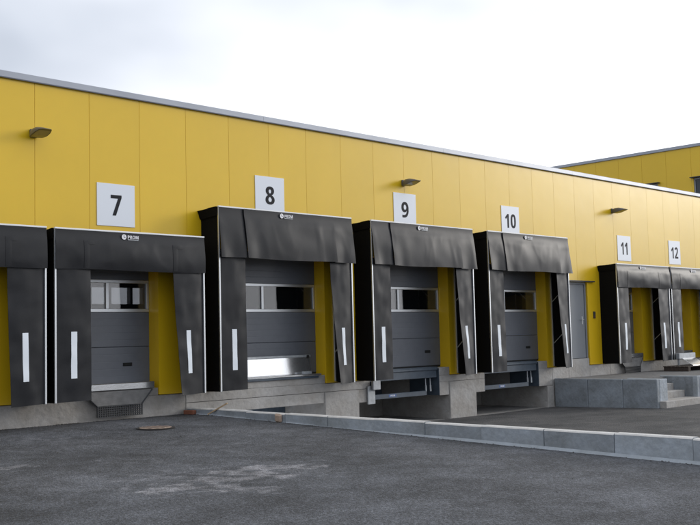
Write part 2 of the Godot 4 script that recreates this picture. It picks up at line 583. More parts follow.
func build_warehouse():
	var wh := thing("warehouse", "long low yellow warehouse with dark dock shelters and grey roof edge", "building")
	var holes := []
	for b in BAYS: holes.append(opening(b))
	holes.append([15.43, 16.47, PANEL_BOTTOM - 0.1, 2.66])
	for k in range(-6, 27):
		obj("wall_panel", wall_panel(k, k + 1, PANEL_BOTTOM, PANEL_TOP, holes), M["yellow%d" % [posmod(k * 7, 3)]], wh)
	# base rail under the panels, set back
	# roof edge
	var x := -6.2
	while x < 26.9:
		var x2: float = min(x + 5.52, 27.0)
		var m := MB.new()
		m.prism_x(PackedVector2Array([Vector2(0.045, PANEL_TOP - 0.012), Vector2(0.055, PANEL_TOP + 0.004), Vector2(0.055, PANEL_TOP + 0.098), Vector2(0.045, PANEL_TOP + 0.106), Vector2(-0.35, PANEL_TOP + 0.09), Vector2(-0.35, PANEL_TOP + 0.001), Vector2(0.03, PANEL_TOP + 0.001)]), x + 0.002, x2 - 0.002)
		obj("roof_flashing", m.done(), M["flashing"], wh)
		x = x2
	obj("roof", bx(V(-6.0, PANEL_TOP - 0.12, -14.0), V(27.0, PANEL_TOP - 0.002, -0.1)), M["dark_trim"], wh)
	# hall behind the doors: floor, end walls, rear wall with a row of windows
	obj("hall_floor", bx(V(-6.0, FLOOR_Y - 0.14, -14.0), V(27.0, FLOOR_Y, -0.42)), M["inner_floor"], wh)
	obj("end_wall", bx(V(-6.2, -0.3, -14.0), V(-6.0, PANEL_TOP - 0.12, 0.0)), M["yellow0"], wh)
	obj("end_wall", bx(V(27.0, -0.3, -14.0), V(27.1, PANEL_TOP - 0.12, 0.0)), M["yellow0"], wh)
	var m2 := MB.new()
	var zr := -12.0
	m2.box(V(-6, FLOOR_Y, zr - 0.2), V(26.9, 2.50, zr))
	m2.box(V(-6, 3.02, zr - 0.2), V(26.9, PANEL_TOP - 0.13, zr))
	var wx := [[8.02, 8.56], [8.70, 9.38], [9.46, 9.84]]
	var px := -6.0
	for o in wx:
		m2.box(V(px, 2.50, zr - 0.2), V(o[0], 3.02, zr))
		px = o[1]
	m2.box(V(px, 2.50, zr - 0.2), V(26.9, 3.02, zr))
	obj("rear_wall", m2.done(), M["inner_wall"], wh)
	for o in wx:
		obj("pane", bx(V(o[0], 2.50, zr - 0.11), V(o[1], 3.02, zr - 0.10)), M["glass"], wh)
	# sectional doors
	for i in BAYS.size(): sectional_door(wh, BAYS[i], i)
	# side door between bays ten and 11
	var d := obj("door", bx(V(15.50, 0.57, -0.12), V(16.40, 2.60, -0.08), 0.004), M["leaf_grey"], wh)
	d.set_meta("label", "plain light grey steel door between bays ten and 11")
	var fr := MB.new()
	fr.box(V(15.43, 0.565, -0.14), V(15.497, 2.66, -0.05), 0.005)
	fr.box(V(16.403, 0.565, -0.14), V(16.468, 2.66, -0.05), 0.005)
	fr.box(V(15.497, 2.603, -0.14), V(16.403, 2.66, -0.05), 0.005)
	obj("frame", fr.done(), M["leaf_grey"], d)
	var hd := MB.new()
	hd.box(V(16.24, 1.50, -0.079), V(16.29, 1.72, -0.068), 0.004)
	hd.tube(V(16.265, 1.63, -0.07), V(16.265, 1.63, -0.02), 0.011)
	hd.tube(V(16.27, 1.63, -0.022), V(16.13, 1.63, -0.022), 0.010)
	obj("handle", hd.done(), M["aluminium"], d)
	obj("door_hood", bx(V(15.35, 2.664, 0.001), V(16.77, 2.70, 0.075), 0.004), M["dark_trim"], wh)
	obj("door_closer_wall", bx(V(15.4, FLOOR_Y, -0.5), V(16.5, 2.8, -0.2)), M["dark_trim"], wh)

func section(x0: float, x1: float, y0: float, y1: float, z: float, ribs: int) -> ArrayMesh:
	# a door section with pressed horizontal ribs
	var pts := PackedVector2Array()
	pts.append(Vector2(z - 0.04, y0))
	pts.append(Vector2(z - 0.006, y0))
	var step := (y1 - y0) / ribs
	for k in ribs:
		var a := y0 + step * k
		pts.append(Vector2(z, a + 0.006))
		pts.append(Vector2(z, a + step - 0.006))
		pts.append(Vector2(z - 0.0012 if k < ribs - 1 else z - 0.006, a + step))
	pts.append(Vector2(z - 0.04, y1))
	pts.reverse()
	var m := MB.new()
	m.prism_x(pts, x0, x1)
	return m.done()

func sectional_door(wh: Node3D, b: Dictionary, idx: int):
	var o := opening(b)
	var x0: float = o[0]
	var x1: float = o[1]
	var top: float = o[3]
	var z := -0.30
	# reveals of the opening, folded from the same yellow steel
	var j := MB.new()
	j.box(V(x1, PANEL_BOTTOM, -0.40), V(x1 + 0.04, top, -0.101))
	j.box(V(x0 - 0.04, PANEL_BOTTOM, -0.40), V(x0, top, -0.101))
	j.box(V(x0 - 0.04, top, -0.40), V(x1 + 0.04, top + 0.04, -0.101))
	obj("jamb", j.done(), M["yellow1"], wh)
	var d := Node3D.new()
	d.name = "sectional_door"
	wh.add_child(d, true)
	d.position = V((x0 + x1) * 0.5, 0.6, z)
	var hw := (x1 - x0) * 0.5 - 0.004
	var ys := [0.0, 0.64, 1.25]          # above the door's bottom edge
	for k in 2:
		obj("door_section", section(-hw, hw, ys[k] + 0.003, ys[k + 1] - 0.003, 0.0, 5), M["door_grey"], d)
	obj("door_section", section(-hw, hw, 1.823, 2.45, 0.0, 5), M["door_grey"], d)
	if b.tall: pass
	# window band: rails, mullions, two panes
	var f := MB.new()
	f.box(V(-hw, 1.253, -0.05), V(hw, 1.31, 0.008), 0.004)
	f.box(V(-hw, 1.765, -0.05), V(hw, 1.82, 0.008), 0.004)
	var rail := 0.05
	f.box(V(-hw, 1.31, -0.05), V(-hw + rail, 1.765, 0.007), 0.004)
	f.box(V(hw - rail, 1.31, -0.05), V(hw, 1.765, 0.007), 0.004)
	f.box(V(-0.03, 1.31, -0.05), V(0.03, 1.765, 0.007), 0.004)
	obj("window_frame", f.done(), M["aluminium"], d)
	for x in [[-hw + rail, -0.03], [0.03, hw - rail]]:
		var gl := MB.new()
		for zz in [-0.018, -0.038]: gl.box(V(x[0], 1.31, zz - 0.004), V(x[1], 1.765, zz))   # double glazing
		obj("pane", gl.done(), M["glass"], d)
	var h := MB.new()
	h.box(V(hw - 0.55, 0.30, 0.0), V(hw - 0.36, 0.36, 0.012), 0.006)
	h.box(V(hw - 0.53, 0.315, 0.012), V(hw - 0.38, 0.335, 0.026), 0.005)
	obj("handle", h.done(), M["rubber"], d)
	var s := MB.new()
	s.box(V(-hw, -0.03, -0.035), V(hw, 0.0, -0.003), 0.006)
	obj("bottom_seal", s.done(), M["rubber"], d)

func build_annex():
	var a := thing("tall_building", "taller yellow building with small hooded windows rising behind the warehouse roof", "building", V(27.1, 0, 0))
	var top := 8.0
	var holes := [[-3.80, -3.36, 5.85, 6.82], [-1.93, -1.25, 5.85, 6.84]]
	for k in range(-22, 0):
		var p := obj("wall_panel", wall_panel(k, k + 1, 0.0, top, holes), M["yellow%d" % [posmod(k * 5, 3)]], a)
		p.rotation.y = -PI / 2
	for s in [[-22.0, -11.0], [-11.0, 0.1]]:
		var f := obj("roof_flashing", bx(V(s[0] + 0.002, top + 0.002, -0.35), V(s[1] - 0.002, top + 0.115, 0.05), 0.006), M["flashing"], a)
		f.rotation.y = -PI / 2
	obj("roof", bx(V(0.1, top - 0.2, -22), V(18, top - 0.004, 0)), M["dark_trim"], a)
	obj("rear_wall", bx(V(17.8, 0, -22), V(18, top - 0.2, 0)), M["yellow0"], a)
	obj("end_wall", bx(V(0.1, 0, -0.1), V(17.8, top - 0.2, 0.0)), M["yellow1"], a)
	obj("end_wall", bx(V(0.1, 0, -22), V(17.8, top - 0.2, -21.9)), M["yellow1"], a)
	for o in holes:
		var n := Node3D.new()
		n.name = "window"
		a.add_child(n, true)
		n.rotation.y = -PI / 2
		var f := MB.new()
		for e in [[o[0], o[0] + 0.05, o[2], o[3]], [o[1] - 0.05, o[1], o[2], o[3]], [o[0] + 0.05, o[1] - 0.05, o[2], o[2] + 0.05], [o[0] + 0.05, o[1] - 0.05, o[3] - 0.05, o[3]]]:
			f.box(V(e[0], e[2], -0.09), V(e[1], e[3], -0.04))
		obj("frame", f.done(), M["flashing"], n)
		obj("pane", bx(V(o[0] + 0.05, o[2] + 0.05, -0.075), V(o[1] - 0.05, o[3] - 0.05, -0.07)), M["dark_glass"], n)
		var hood := bx(V(o[0] - 0.08, o[3] + 0.002, 0.001), V(o[1] + 0.1, o[3] + 0.035, 0.16), 0.004)
		obj("hood", hood, M["dark_trim"], n)

# ------------------------------------------------------------------ concrete
func build_concrete_works():
	var c := thing("loading_dock", "grey cast concrete dock base under the yellow wall with open pits", "dock")
	var Z := -0.025
	var ch := 0.006
	# bays 6 and 7: plinth on the upper yard
	obj("plinth", bx(V(-6.0, -0.6, -0.42), V(2.945, PANEL_BOTTOM - 0.012, Z), ch), M["concrete"], c)
	for b in [BAYS[0], BAYS[1], BAYS[5], BAYS[6]]:
		var o := opening(b)
		obj("threshold", bx(V(o[0] + 0.003, PANEL_BOTTOM - 0.01, -0.42), V(o[1] - 0.003, 0.50, Z - 0.004), ch), M["concrete"], c)
	# bay eight: closed front above a low slot
	obj("dock_beam", bx(V(2.955, 0.196, -0.42), V(6.06, PANEL_BOTTOM - 0.012, Z), ch), M["concrete_light"], c)
	obj("threshold", bx(V(3.61, PANEL_BOTTOM - 0.01, -0.42), V(6.43, 0.545, Z - 0.004), ch), M["concrete_light"], c)
	obj("dock_front", bx(V(2.955, -0.03, -0.42), V(6.40, 0.188, Z), ch), M["concrete_light"], c)
	obj("dock_front", bx(V(2.955, -1.0, -0.42), V(3.95, -0.032, Z), ch), M["concrete_light"], c)
	obj("dock_beam", bx(V(6.06, 0.196, -2.2), V(7.75, PANEL_BOTTOM - 0.012, Z), ch), M["concrete_light"], c)
	obj("pit_wall", bx(V(3.4, -1.0, -2.4), V(6.5, 0.3, -2.201)), M["concrete"], c)
	obj("slot_shade_panel", bx(V(3.4, -1.0, -1.30), V(6.39, 0.30, -1.26)), M["blue_steel"], c)  # dark panel added inside the slot to make the recess look shaded
	obj("pit_wall", bx(V(3.3, -1.0, -2.2), V(3.5, 0.3, -0.43)), M["concrete"], c)
	# piers
	obj("pier", bx(V(6.40, -1.0, -2.2), V(7.39, 0.188, 0.0), 0.012), M["concrete_light"], c)
	obj("pier", bx(V(10.40, -1.0, -2.2), V(11.385, 0.215, 0.0), 0.012), M["concrete_light"], c)
	obj("pier", bx(V(14.375, -1.0, -2.2), V(14.645, -0.10, 0.0), 0.012), M["concrete_light"], c)
	# beam ends each side of the piers
	obj("dock_beam", bx(V(7.39, -0.09, -2.2), V(7.75, 0.19, Z), ch), M["concrete"], c)
	obj("dock_beam", bx(V(10.06, -0.09, -2.2), V(10.396, 0.22, Z), ch), M["concrete_light"], c)
	obj("dock_beam", bx(V(11.389, -0.09, -2.2), V(11.75, 0.22, Z), ch), M["concrete_light"], c)
	obj("dock_beam", bx(V(10.06, 0.222, -2.2), V(11.75, PANEL_BOTTOM - 0.012, Z), ch), M["concrete_light"], c)
	obj("dock_beam", bx(V(14.04, -0.09, -2.2), V(14.645, PANEL_BOTTOM - 0.012, Z), ch), M["concrete_light"], c)
	obj("threshold", bx(V(10.06, PANEL_BOTTOM - 0.01, -0.42), V(10.43, 0.555, Z - 0.004), ch), M["concrete_light"], c)
	obj("threshold", bx(V(14.04, PANEL_BOTTOM - 0.01, -0.42), V(14.43, 0.555, Z - 0.004), ch), M["concrete_light"], c)
	# pits of bays nine and 10
	for x in [7.39, 11.385]:
		var x2 := 10.40 if x < 8 else 14.375
		obj("pit_wall", bx(V(x - 0.1, -1.0, -2.4), V(x2 + 0.1, 0.42, -2.201)), M["concrete"], c)
		obj("pit_floor", bx(V(x, -1.0, -2.2), V(x2, -0.655, -0.02)), M["concrete"], c)
		obj("pit_floor", bx(V(x + 0.05, -0.653, -1.6), V(x2 - 0.05, -0.648, -0.3)), M["paving"], c)
	# right of bay ten: base wall behind the platform
	obj("plinth", bx(V(14.655, -1.0, -0.42), V(15.43, PANEL_BOTTOM - 0.012, Z), ch), M["concrete_light"], c)
	obj("plinth", bx(V(15.434, -1.0, -0.42), V(16.468, 0.56, Z), ch), M["concrete_light"], c)
	obj("plinth", bx(V(16.472, -1.0, -0.42), V(17.55, PANEL_BOTTOM - 0.012, Z), ch), M["concrete_light"], c)
	obj("plinth", bx(V(17.556, -1.0, -0.42), V(27.0, PANEL_BOTTOM - 0.012, Z), ch), M["concrete_light"], c)

	# kerb wall between the upper yard and the lower yard
	var k := thing("kerb_wall", "long blue grey concrete kerb wall running out from the dock", "kerb", V(2.96, 0, 0))
	var z0 := 0.0
	var zi := 0.7
	var n := 0
	while z0 < 24.0:
		var t0: float = 0.105 - 0.0026 * z0
		var t1: float = 0.105 - 0.0026 * zi
		var m := MB.new()
		var w := 0.15
		var e := 0.014
		var a := z0 + 0.004
		var b := zi - 0.004
		var off: float = [0.0, 0.007, -0.004, 0.003, 0.009][n % 5]
		var dy: float = [0.0, 0.006, -0.004, 0.002][n % 4]
		# four-sided bar with chamfered top edges, ends square
		var prof := [Vector2(off, -1.0), Vector2(w + off, -1.0), Vector2(w + off, -e), Vector2(w - e + off, 0.0), Vector2(e + off, 0.0), Vector2(off, -e)]
		for q in prof.size():
			var p1: Vector2 = prof[q]
			var p2: Vector2 = prof[(q + 1) % prof.size()]
			var y1a := (t0 + dy if p1.y > -0.5 else 0.0) + p1.y
			var y2a := (t0 + dy if p2.y > -0.5 else 0.0) + p2.y
			var y1b := (t1 + dy if p1.y > -0.5 else 0.0) + p1.y
			var y2b := (t1 + dy if p2.y > -0.5 else 0.0) + p2.y
			m.quad(V(p1.x, y1b, b), V(p2.x, y2b, b), V(p2.x, y2a, a), V(p1.x, y1a, a))
		for q in range(1, prof.size() - 1):
			var tri3 := [prof[0], prof[q], prof[q + 1]]
			var fa := []
			var fb := []
			for p in tri3:
				fa.append(V(p.x, (t0 + dy if p.y > -0.5 else 0.0) + p.y, a))
				fb.append(V(p.x, (t1 + dy if p.y > -0.5 else 0.0) + p.y, b))
			m.tri(fb[0], fb[1], fb[2])
			m.tri(fa[0], fa[2], fa[1])
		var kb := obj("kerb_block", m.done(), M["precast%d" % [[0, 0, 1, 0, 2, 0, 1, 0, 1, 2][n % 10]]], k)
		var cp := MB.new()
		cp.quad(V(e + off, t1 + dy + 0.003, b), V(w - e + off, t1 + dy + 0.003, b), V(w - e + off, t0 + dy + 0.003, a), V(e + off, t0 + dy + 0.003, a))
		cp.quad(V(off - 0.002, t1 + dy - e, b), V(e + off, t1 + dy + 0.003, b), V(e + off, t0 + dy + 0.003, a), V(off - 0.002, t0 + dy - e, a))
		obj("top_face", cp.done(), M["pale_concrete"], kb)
		z0 = zi
		zi += 1.0
		n += 1
	# concrete haunch along the kerb's foot
	var hm := MB.new()
	var un := FastNoiseLite.new()
	un.seed = 4
	un.frequency = 0.8
	hm.sheet(func(u, v):
		var z: float = 3.4 + u * 16.0
		var x: float = -0.008 - (0.047 + 0.02 * un.get_noise_1d(z * 2.0)) * smoothstep(0.0, 0.22, u)
		var y: float = yard_height(0, z) + 0.016
		return V(lerp(-0.006, x, v), lerp(y - 0.012 + 0.03 * smoothstep(0.0, 0.22, u), y - 0.02, v), z), 90, 3, 0.06)
	obj("haunch", hm.done(), M["precast2"], k)

	# wing wall of the platform: three precast blocks along the yard, one return block, then the wall right of the steps
	var wgw := thing("retaining_wall", "blue grey precast retaining wall beside the steps below bay eleven", "wall", V(14.68, 0, 0))
	for q in 3:
		obj("wall_block", bx(V(0.0, -1.0, q + 0.004), V(0.12, 0.088 + 0.004 * q, q + 0.996 - (0.05 if q == 2 else 0.0)), 0.014), M["precast%d" % [[1, 0, 1][q]]], wgw)
	obj("wall_block", bx(V(0.125, -1.0, 2.82), V(0.52, 0.096, 2.946), 0.014), M["precast2"], wgw)
	obj("wall_block", bx(V(0.40, -1.0, 1.9), V(0.52, 0.094, 2.815), 0.014), M["precast2"], wgw)
	var rw := thing("retaining_wall", "blue grey precast retaining wall on the far side of the steps", "wall", V(16.66, 0, 0))
	obj("wall_block", bx(V(0.0, -1.0, 1.95), V(0.12, 0.094, 2.998), 0.014), M["precast0"], rw)
	for q in 6:
		obj("wall_block", bx(V(0.125 + q * 1.0, -1.0, 2.88), V(1.12 + q * 1.0, 0.09, 2.998), 0.014), M["precast%d" % [q % 3]], rw)
	var stp := thing("steps", "short flight of pale concrete steps up to the raised pavement", "steps", V(15.2, 0, 3.0))
	var ly := -0.60
	obj("step", bx(V(-0.42, -1.0, -0.35), V(1.455, ly + 0.165, 0.12), 0.012), M["concrete_light"], stp)
	obj("step", bx(V(0.002, -1.0, -0.65), V(1.455, ly + 0.335, -0.352), 0.012), M["concrete_light"], stp)
	obj("step", bx(V(0.002, -1.0, -0.95), V(1.455, ly + 0.505, -0.652), 0.012), M["concrete_light"], stp)

# ------------------------------------------------------------------ dock shelters
func build_shelter(idx: int):
	var b: Dictionary = BAYS[idx]
	var tall: bool = b.tall
	var W := 3.42 if tall else (2.985 if idx >= 5 else 2.925)
	var T := 3.77 if tall else 3.18
	var B := 0.385
	var P := 0.55 if tall else 0.57
	var C := 2.83 if tall else 2.52          # lower edge of the head curtain
	var labels := ["black dock shelter without a number sign, left of bay seven", "low black dock shelter under the number seven sign", "tall black dock shelter under the number eight sign", "tall black dock shelter under the number nine sign",
		"tall black dock shelter under the number ten sign, next to the grey door", "low black dock shelter under the number eleven sign", "low black dock shelter under the number twelve sign"]
	var s := thing("dock_shelter", labels[idx], "dock shelter", V(b.x, B, 0), "dock shelters along the yellow wall")
	T -= B
	C -= B
	var ns := FastNoiseLite.new()
	ns.seed = 300 + idx * 17
	ns.frequency = 1.0
	ns.fractal_octaves = 2
	var fab: Material = M["fabric%d" % [[0, 0, 0, 1, 1, 0, 2][idx]]]
	# side and top covers
	obj("side_cover", bx(V(0.012, 0.0, 0.002), V(0.020, T - 0.03, P - 0.035)), M["side_fabric"], s)
	obj("side_cover", bx(V(W - 0.020, 0.0, 0.002), V(W - 0.012, T - 0.03, P - 0.035)), M["side_fabric"], s)
	var tc := MB.new()
	tc.sheet(func(u, v):
		return V(lerp(-0.035, W + 0.02, u), T - 0.012 - 0.035 * (1.0 - v) + 0.012 * ns.get_noise_2d(u * 6.0, v * 3.0), lerp(0.003, P - 0.03, v)), 24, 5, 0.006)
	obj("top_cover", tc.done(), M["side_fabric"], s)
	# skirt of the top cover along the left side
	var sk := MB.new()
	sk.sheet(func(u, v):
		var z: float = lerp(0.004, P - 0.03, u)
		return V(-0.012 - (0.05 * (1.0 - u) + 0.012) * (1.0 - v) + 0.006 * ns.get_noise_2d(u * 8.0, v * 4.0), T - 0.02 - 0.03 * (1.0 - u) - v * 0.16, z), 10, 4, 0.005)
	obj("skirt", sk.done(), M["side_fabric"], s)
	# aluminium: front profiles, rear posts, hinged arms
	obj("top_profile", bx(V(0.0, T - 0.026, P - 0.03), V(W, T, P + 0.012), 0.003), M["sky_white_profile"], s)
	for x in [[0.0, 0.03], [W - 0.03, W]]:
		obj("edge_profile", bx(V(x[0], 0.0, P - 0.03), V(x[1], T - 0.03, P + 0.003), 0.003), M["aluminium"], s)
	for x in [0.03, W - 0.07]:
		obj("rear_post", bx(V(x, 0.02, 0.001), V(x + 0.04, T - 0.06, 0.035), 0.003), M["aluminium"], s)
	for x in [0.05, W - 0.05]:
		for y in [0.62, 1.72]:
			var a := MB.new()
			a.tube(V(x, y, 0.036), V(x, y + 0.42, P - 0.035), 0.012)
			obj("arm", a.done(), M["aluminium"], s)
	# side curtains
	for side in [0, 1]:
		var sg := 1.0 if side == 0 else -1.0
		var xo := 0.028 if side == 0 else W - 0.028
		var wd: float = [[0.60, 0.62, 0.60, 0.55, 0.57, 0.60, 0.60], [0.62, 0.64, 0.60, 0.60, 0.52, 0.62, 0.62]][side][idx]
		var taper: float = 0.0 if side == 0 else [0.06, 0.13, 0.17, 0.17, 0.17, 0.05, 0.1][idx]
		var fwd: float = 0.02 if side == 0 else [0.03, 0.06, 0.08, 0.07, 0.07, 0.03, 0.05][idx]
		var pt := func(t, v):     # t 0 outer .. 1 inner, v 0 top .. 1 bottom
			var bow: float = 0.018 * sin(PI * t) * (0.5 + 0.5 * sin(v * 3.4 + idx))
			var wr: float = 0.012 * ns.get_noise_3d(t * 1.6 + side * 9.0, v * 4.5, 0.0) * smoothstep(0.0, 0.15, t)
			return V(xo + sg * t * (wd - taper * pow(v, 1.2)), lerp(C + 0.14, 0.006 - 0.02 * t * (1.0 if side else -0.4), v), P - 0.022 + fwd * t * pow(v, 1.3) + bow + wr)
		var m := MB.new()
		if side == 0: m.sheet(func(u, v): return pt.call(u, v), 12, 36, 0.006)
		else: m.sheet(func(u, v): return pt.call(1.0 - u, v), 12, 36, 0.006)
		var sc := obj("side_curtain", m.done(), fab, s)
		# reflective stripe, following the curtain
		var y_top := C + 0.14
		var v0 := (y_top - (1.505 - B)) / y_top
		var v1 := (y_top - (0.755 - B)) / y_top
		var tmid: float = [[0.52, 0.50, 0.52, 0.52, 0.54, 0.58, 0.55], [0.56, 0.58, 0.55, 0.57, 0.53, 0.62, 0.6]][side][idx]
		var tw := 0.052 / wd
		var sm := MB.new()
		sm.sheet(func(u, v):
			var t: float = tmid + (u - 0.5) * 2.0 * tw * sg
			var q: Vector3 = pt.call(t, lerp(v0, v1, v))
			return q + V(0, 0, 0.004), 2, 24, 0.002)
		obj("reflective_stripe", sm.done(), M["stripe"], sc)
	# head curtain: one sheet on the low shelters, three overlapping flaps on the tall ones
	var rg := FastNoiseLite.new()
	rg.seed = 500 + idx
	rg.frequency = 1.0
	rg.fractal_type = FastNoiseLite.FRACTAL_RIDGED
	rg.fractal_octaves = 2
	var surf := func(x: float, v: float, x0: float, x1: float, dz: float, kick: float, ph: float, dip: float) -> Vector3:
		var cr: float = x / W
		var bulge: float = 0.045 * sin(PI * v * 0.9) * (0.6 + 0.4 * sin(cr * PI)) * smoothstep(0.0, 0.3, v)
		var fold: float = 0.013 * ns.get_noise_2d(x * 0.8 + ph, v * 0.8 + ph) * smoothstep(0.05, 0.4, v)
		var ridge: float = 0.007 * max(rg.get_noise_2d(x * 0.9 + ph, v * 0.45 + ph) - 0.25, 0.0) * smoothstep(0.08, 0.35, v)
		var hang: float = exp(-pow((x - x0) / 0.16, 2.0)) + exp(-pow((x1 - x) / 0.16, 2.0))
		var drape: float = (0.015 * hang - 0.010 * exp(-pow((x - x0 - 0.3) / 0.12, 2.0))) * v * v * (1.0 if tall else 0.5)
		return V(x + kick * v * v, lerp(T - 0.024, C - dip * (0.5 + 0.5 * sin(x * 2.4 + ph)), v), P + dz + bulge + fold + ridge + drape + 0.05 * v * v * (1.0 if tall else 0.2))
	var head := func(x0: float, x1: float, dz: float, kick: float, ph: float, dip: float):
		var m := MB.new()
		m.sheet(func(u, v): return surf.call(lerp(x0, x1, u), v, x0, x1, dz, kick, ph, dip), int(28 * (x1 - x0)) + 6, 26, 0.006)
		obj("head_curtain", m.done(), fab, s)
	if tall:
		var kk: float = [0.0, 0.0, 0.0, 0.03, 0.05, 0.0, 0.0][idx]
		head.call(0.004, 0.60, 0.004, kk * 0.6, 1.0 + idx, 0.015)
		head.call(0.57, W - 0.55, 0.030, 0.035 if idx < 4 else 0.045, 2.0 + idx, 0.02)
		head.call(W - 0.60, W - 0.004, 0.012, kk + 0.02, 4.0 + idx, 0.015)
	else:
		head.call(0.004, W - 0.004, 0.006, 0.0, 2.0 + idx, 0.012)
		# doubled patches where the side curtains tuck in behind
		for px in [0.50, W - 0.70]:
			for part in [[0.30, 0.97, 0.10], [0.26, 0.36, 0.20]]:
				var pm := MB.new()
				pm.sheet(func(u, v):
					var x: float = px + u * part[2]
					var q: Vector3 = surf.call(x, lerp(part[0], part[1], v), 0.004, W - 0.004, 0.006, 0.0, 2.0 + idx, 0.012)
					return q + V(0, 0, 0.004 + 0.002 * sin(u * PI)), 5, 10, 0.005)
				obj("tuck_patch", pm.done(), fab, s)
	# maker's mark on the head curtain
	var lg := Node3D.new()
	lg.name = "emblem"
	s.add_child(lg, true)
	lg.position = V(W * 0.5 - 0.09 + (0.0 if not tall else -0.02), T - 0.10, P + (0.055 if tall else 0.032))
	var disc := CylinderMesh.new()
	disc.top_radius = 0.045
	disc.bottom_radius = 0.045
	disc.height = 0.004
	disc.radial_segments = 24
	var dn := obj("disc", disc, M["white_print"], lg)
	dn.rotation.x = PI / 2
	dn.position.x = -0.12
	var hook := MB.new()
	hook.box(V(-0.128, -0.004, 0.0025), V(-0.12, 0.03, 0.004))
	hook.box(V(-0.12, -0.012, 0.0025), V(-0.098, -0.004, 0.004))
	obj("hook_mark", hook.done(), M["ink"], lg)
	var tm := text("PROM", 0.21, 0.058)
	var tn := obj("lettering", tm[0], M["white_print"], lg)
	tn.scale = V(tm[1].x, tm[1].y, 1)
	tn.position = V(0.055, 0.0, 0.0)
	obj("underline", bx(V(-0.05, -0.048, -0.001), V(0.16, -0.036, 0.001)), M["galvanised"], lg)

func text(t: String, w: float, h: float) -> Array:
	# a text mesh and the scale that makes it w by h metres
	var f := SystemFont.new()
	f.font_names = PackedStringArray(["Droid Sans"])
	f.font_weight = 700
	var m := TextMesh.new()
	m.text = t
	m.font = f
	m.font_size = 64
	m.pixel_size = 0.01
	m.depth = 0.004
	m.curve_step = 1.0
	var a := m.get_aabb()
	return [m, Vector2(w / a.size.x, h / a.size.y), a]

# ------------------------------------------------------------------ signs and lamps
func build_signs():
	var w := {"7": 0.215, "8": 0.235, "9": 0.235, "10": 0.45, "11": 0.36, "12": 0.44}
	for b in BAYS:
		if b.n == "": continue
		var x: float = {"7": 1.51, "8": 5.005, "9": 8.995, "10": 12.99, "11": 18.54, "12": 21.60}[b.n]
		var y := 3.79 if b.tall else 3.33
		var s := thing("number_sign", "square white sign with the dark number %s on the yellow wall" % {"7": "seven", "8": "eight", "9": "nine", "10": "ten", "11": "eleven", "12": "twelve"}[b.n], "sign", V(x, y, 0.001), "bay number signs")
		obj("plate", bx(V(-0.375, 0.0, 0.0), V(0.375, 0.74, 0.012), 0.002), M["sign"], s)
		var t := text(b.n, w[b.n], 0.36)
		var n := obj("number", t[0], M["ink"], s)
		var sc: Vector2 = t[1]
		var a: AABB = t[2]
		n.scale = V(sc.x, sc.y, 1.0)
		n.position = V(-(a.position.x + a.size.x * 0.5) * sc.x, 0.365 - (a.position.y + a.size.y * 0.5) * sc.y, 0.0135)
		for q in [[-0.34, 0.03], [0.34, 0.03], [-0.34, 0.71], [0.34, 0.71]]:
			var rv := MB.new()
			rv.tube(V(q[0], q[1], 0.011), V(q[0], q[1], 0.014), 0.008, 8)
			obj("rivet", rv.done(), M["aluminium"], s)

func build_lamps():
	var at := [0.0, 9.0, 18.0]
	var where := ["above the bay left of the number seven sign", "above the number nine sign", "above the number eleven sign"]
	for i in 3:
		var l := thing("wall_lamp", "flat grey wall lamp %s" % where[i], "lamp", V(at[i] - 0.03, 4.765, 0.0), "wall lamps under the roof edge")
		l.scale = Vector3.ONE * 0.9
		obj("mount", bx(V(-0.075, -0.075, 0.001), V(0.075, 0.075, 0.05), 0.012), M["lamp_body"], l)
		# shell: cross sections outward from the wall
		var prof := [[0.045, 0.085, 0.055, -0.075], [0.12, 0.13, 0.085, -0.082], [0.24, 0.155, 0.085, -0.065], [0.36, 0.15, 0.06, -0.035], [0.46, 0.125, 0.028, -0.008], [0.53, 0.085, 0.008, 0.0]]
		var m := MB.new()
		m.smooth(1)
		var rings := []
		for p in prof:
			var r := []
			for k in 12:
				var a := PI * k / 11.0
				r.append(V(-cos(a) * p[1], p[3] + (p[2] - p[3]) * pow(sin(a), 0.7), p[0]))
			rings.append(r)
		for q in rings.size() - 1:
			for k in 11:
				m.quad(rings[q + 1][k], rings[q + 1][k + 1], rings[q][k + 1], rings[q][k])
		m.flat()
		for q in [0, rings.size() - 1]:
			for k in range(1, 11): m.tri(rings[q][0], rings[q][k], rings[q][k + 1])
		for q in rings.size() - 1:
			m.quad(rings[q][0], rings[q][11], rings[q + 1][11], rings[q + 1][0])
		obj("housing", m.done(), M["lamp_body"], l)
		var g := MB.new()
		for q in range(1, 4):
			var a: Array = prof[q]
			var c: Array = prof[q + 1]
			g.quad(V(-a[1] * 0.85, a[3] - 0.004, a[0]), V(a[1] * 0.85, a[3] - 0.004, a[0]), V(c[1] * 0.85, c[3] - 0.004, c[0]), V(-c[1] * 0.85, c[3] - 0.004, c[0]))
		obj("lens", g.done(), M["lamp_glass"], l)

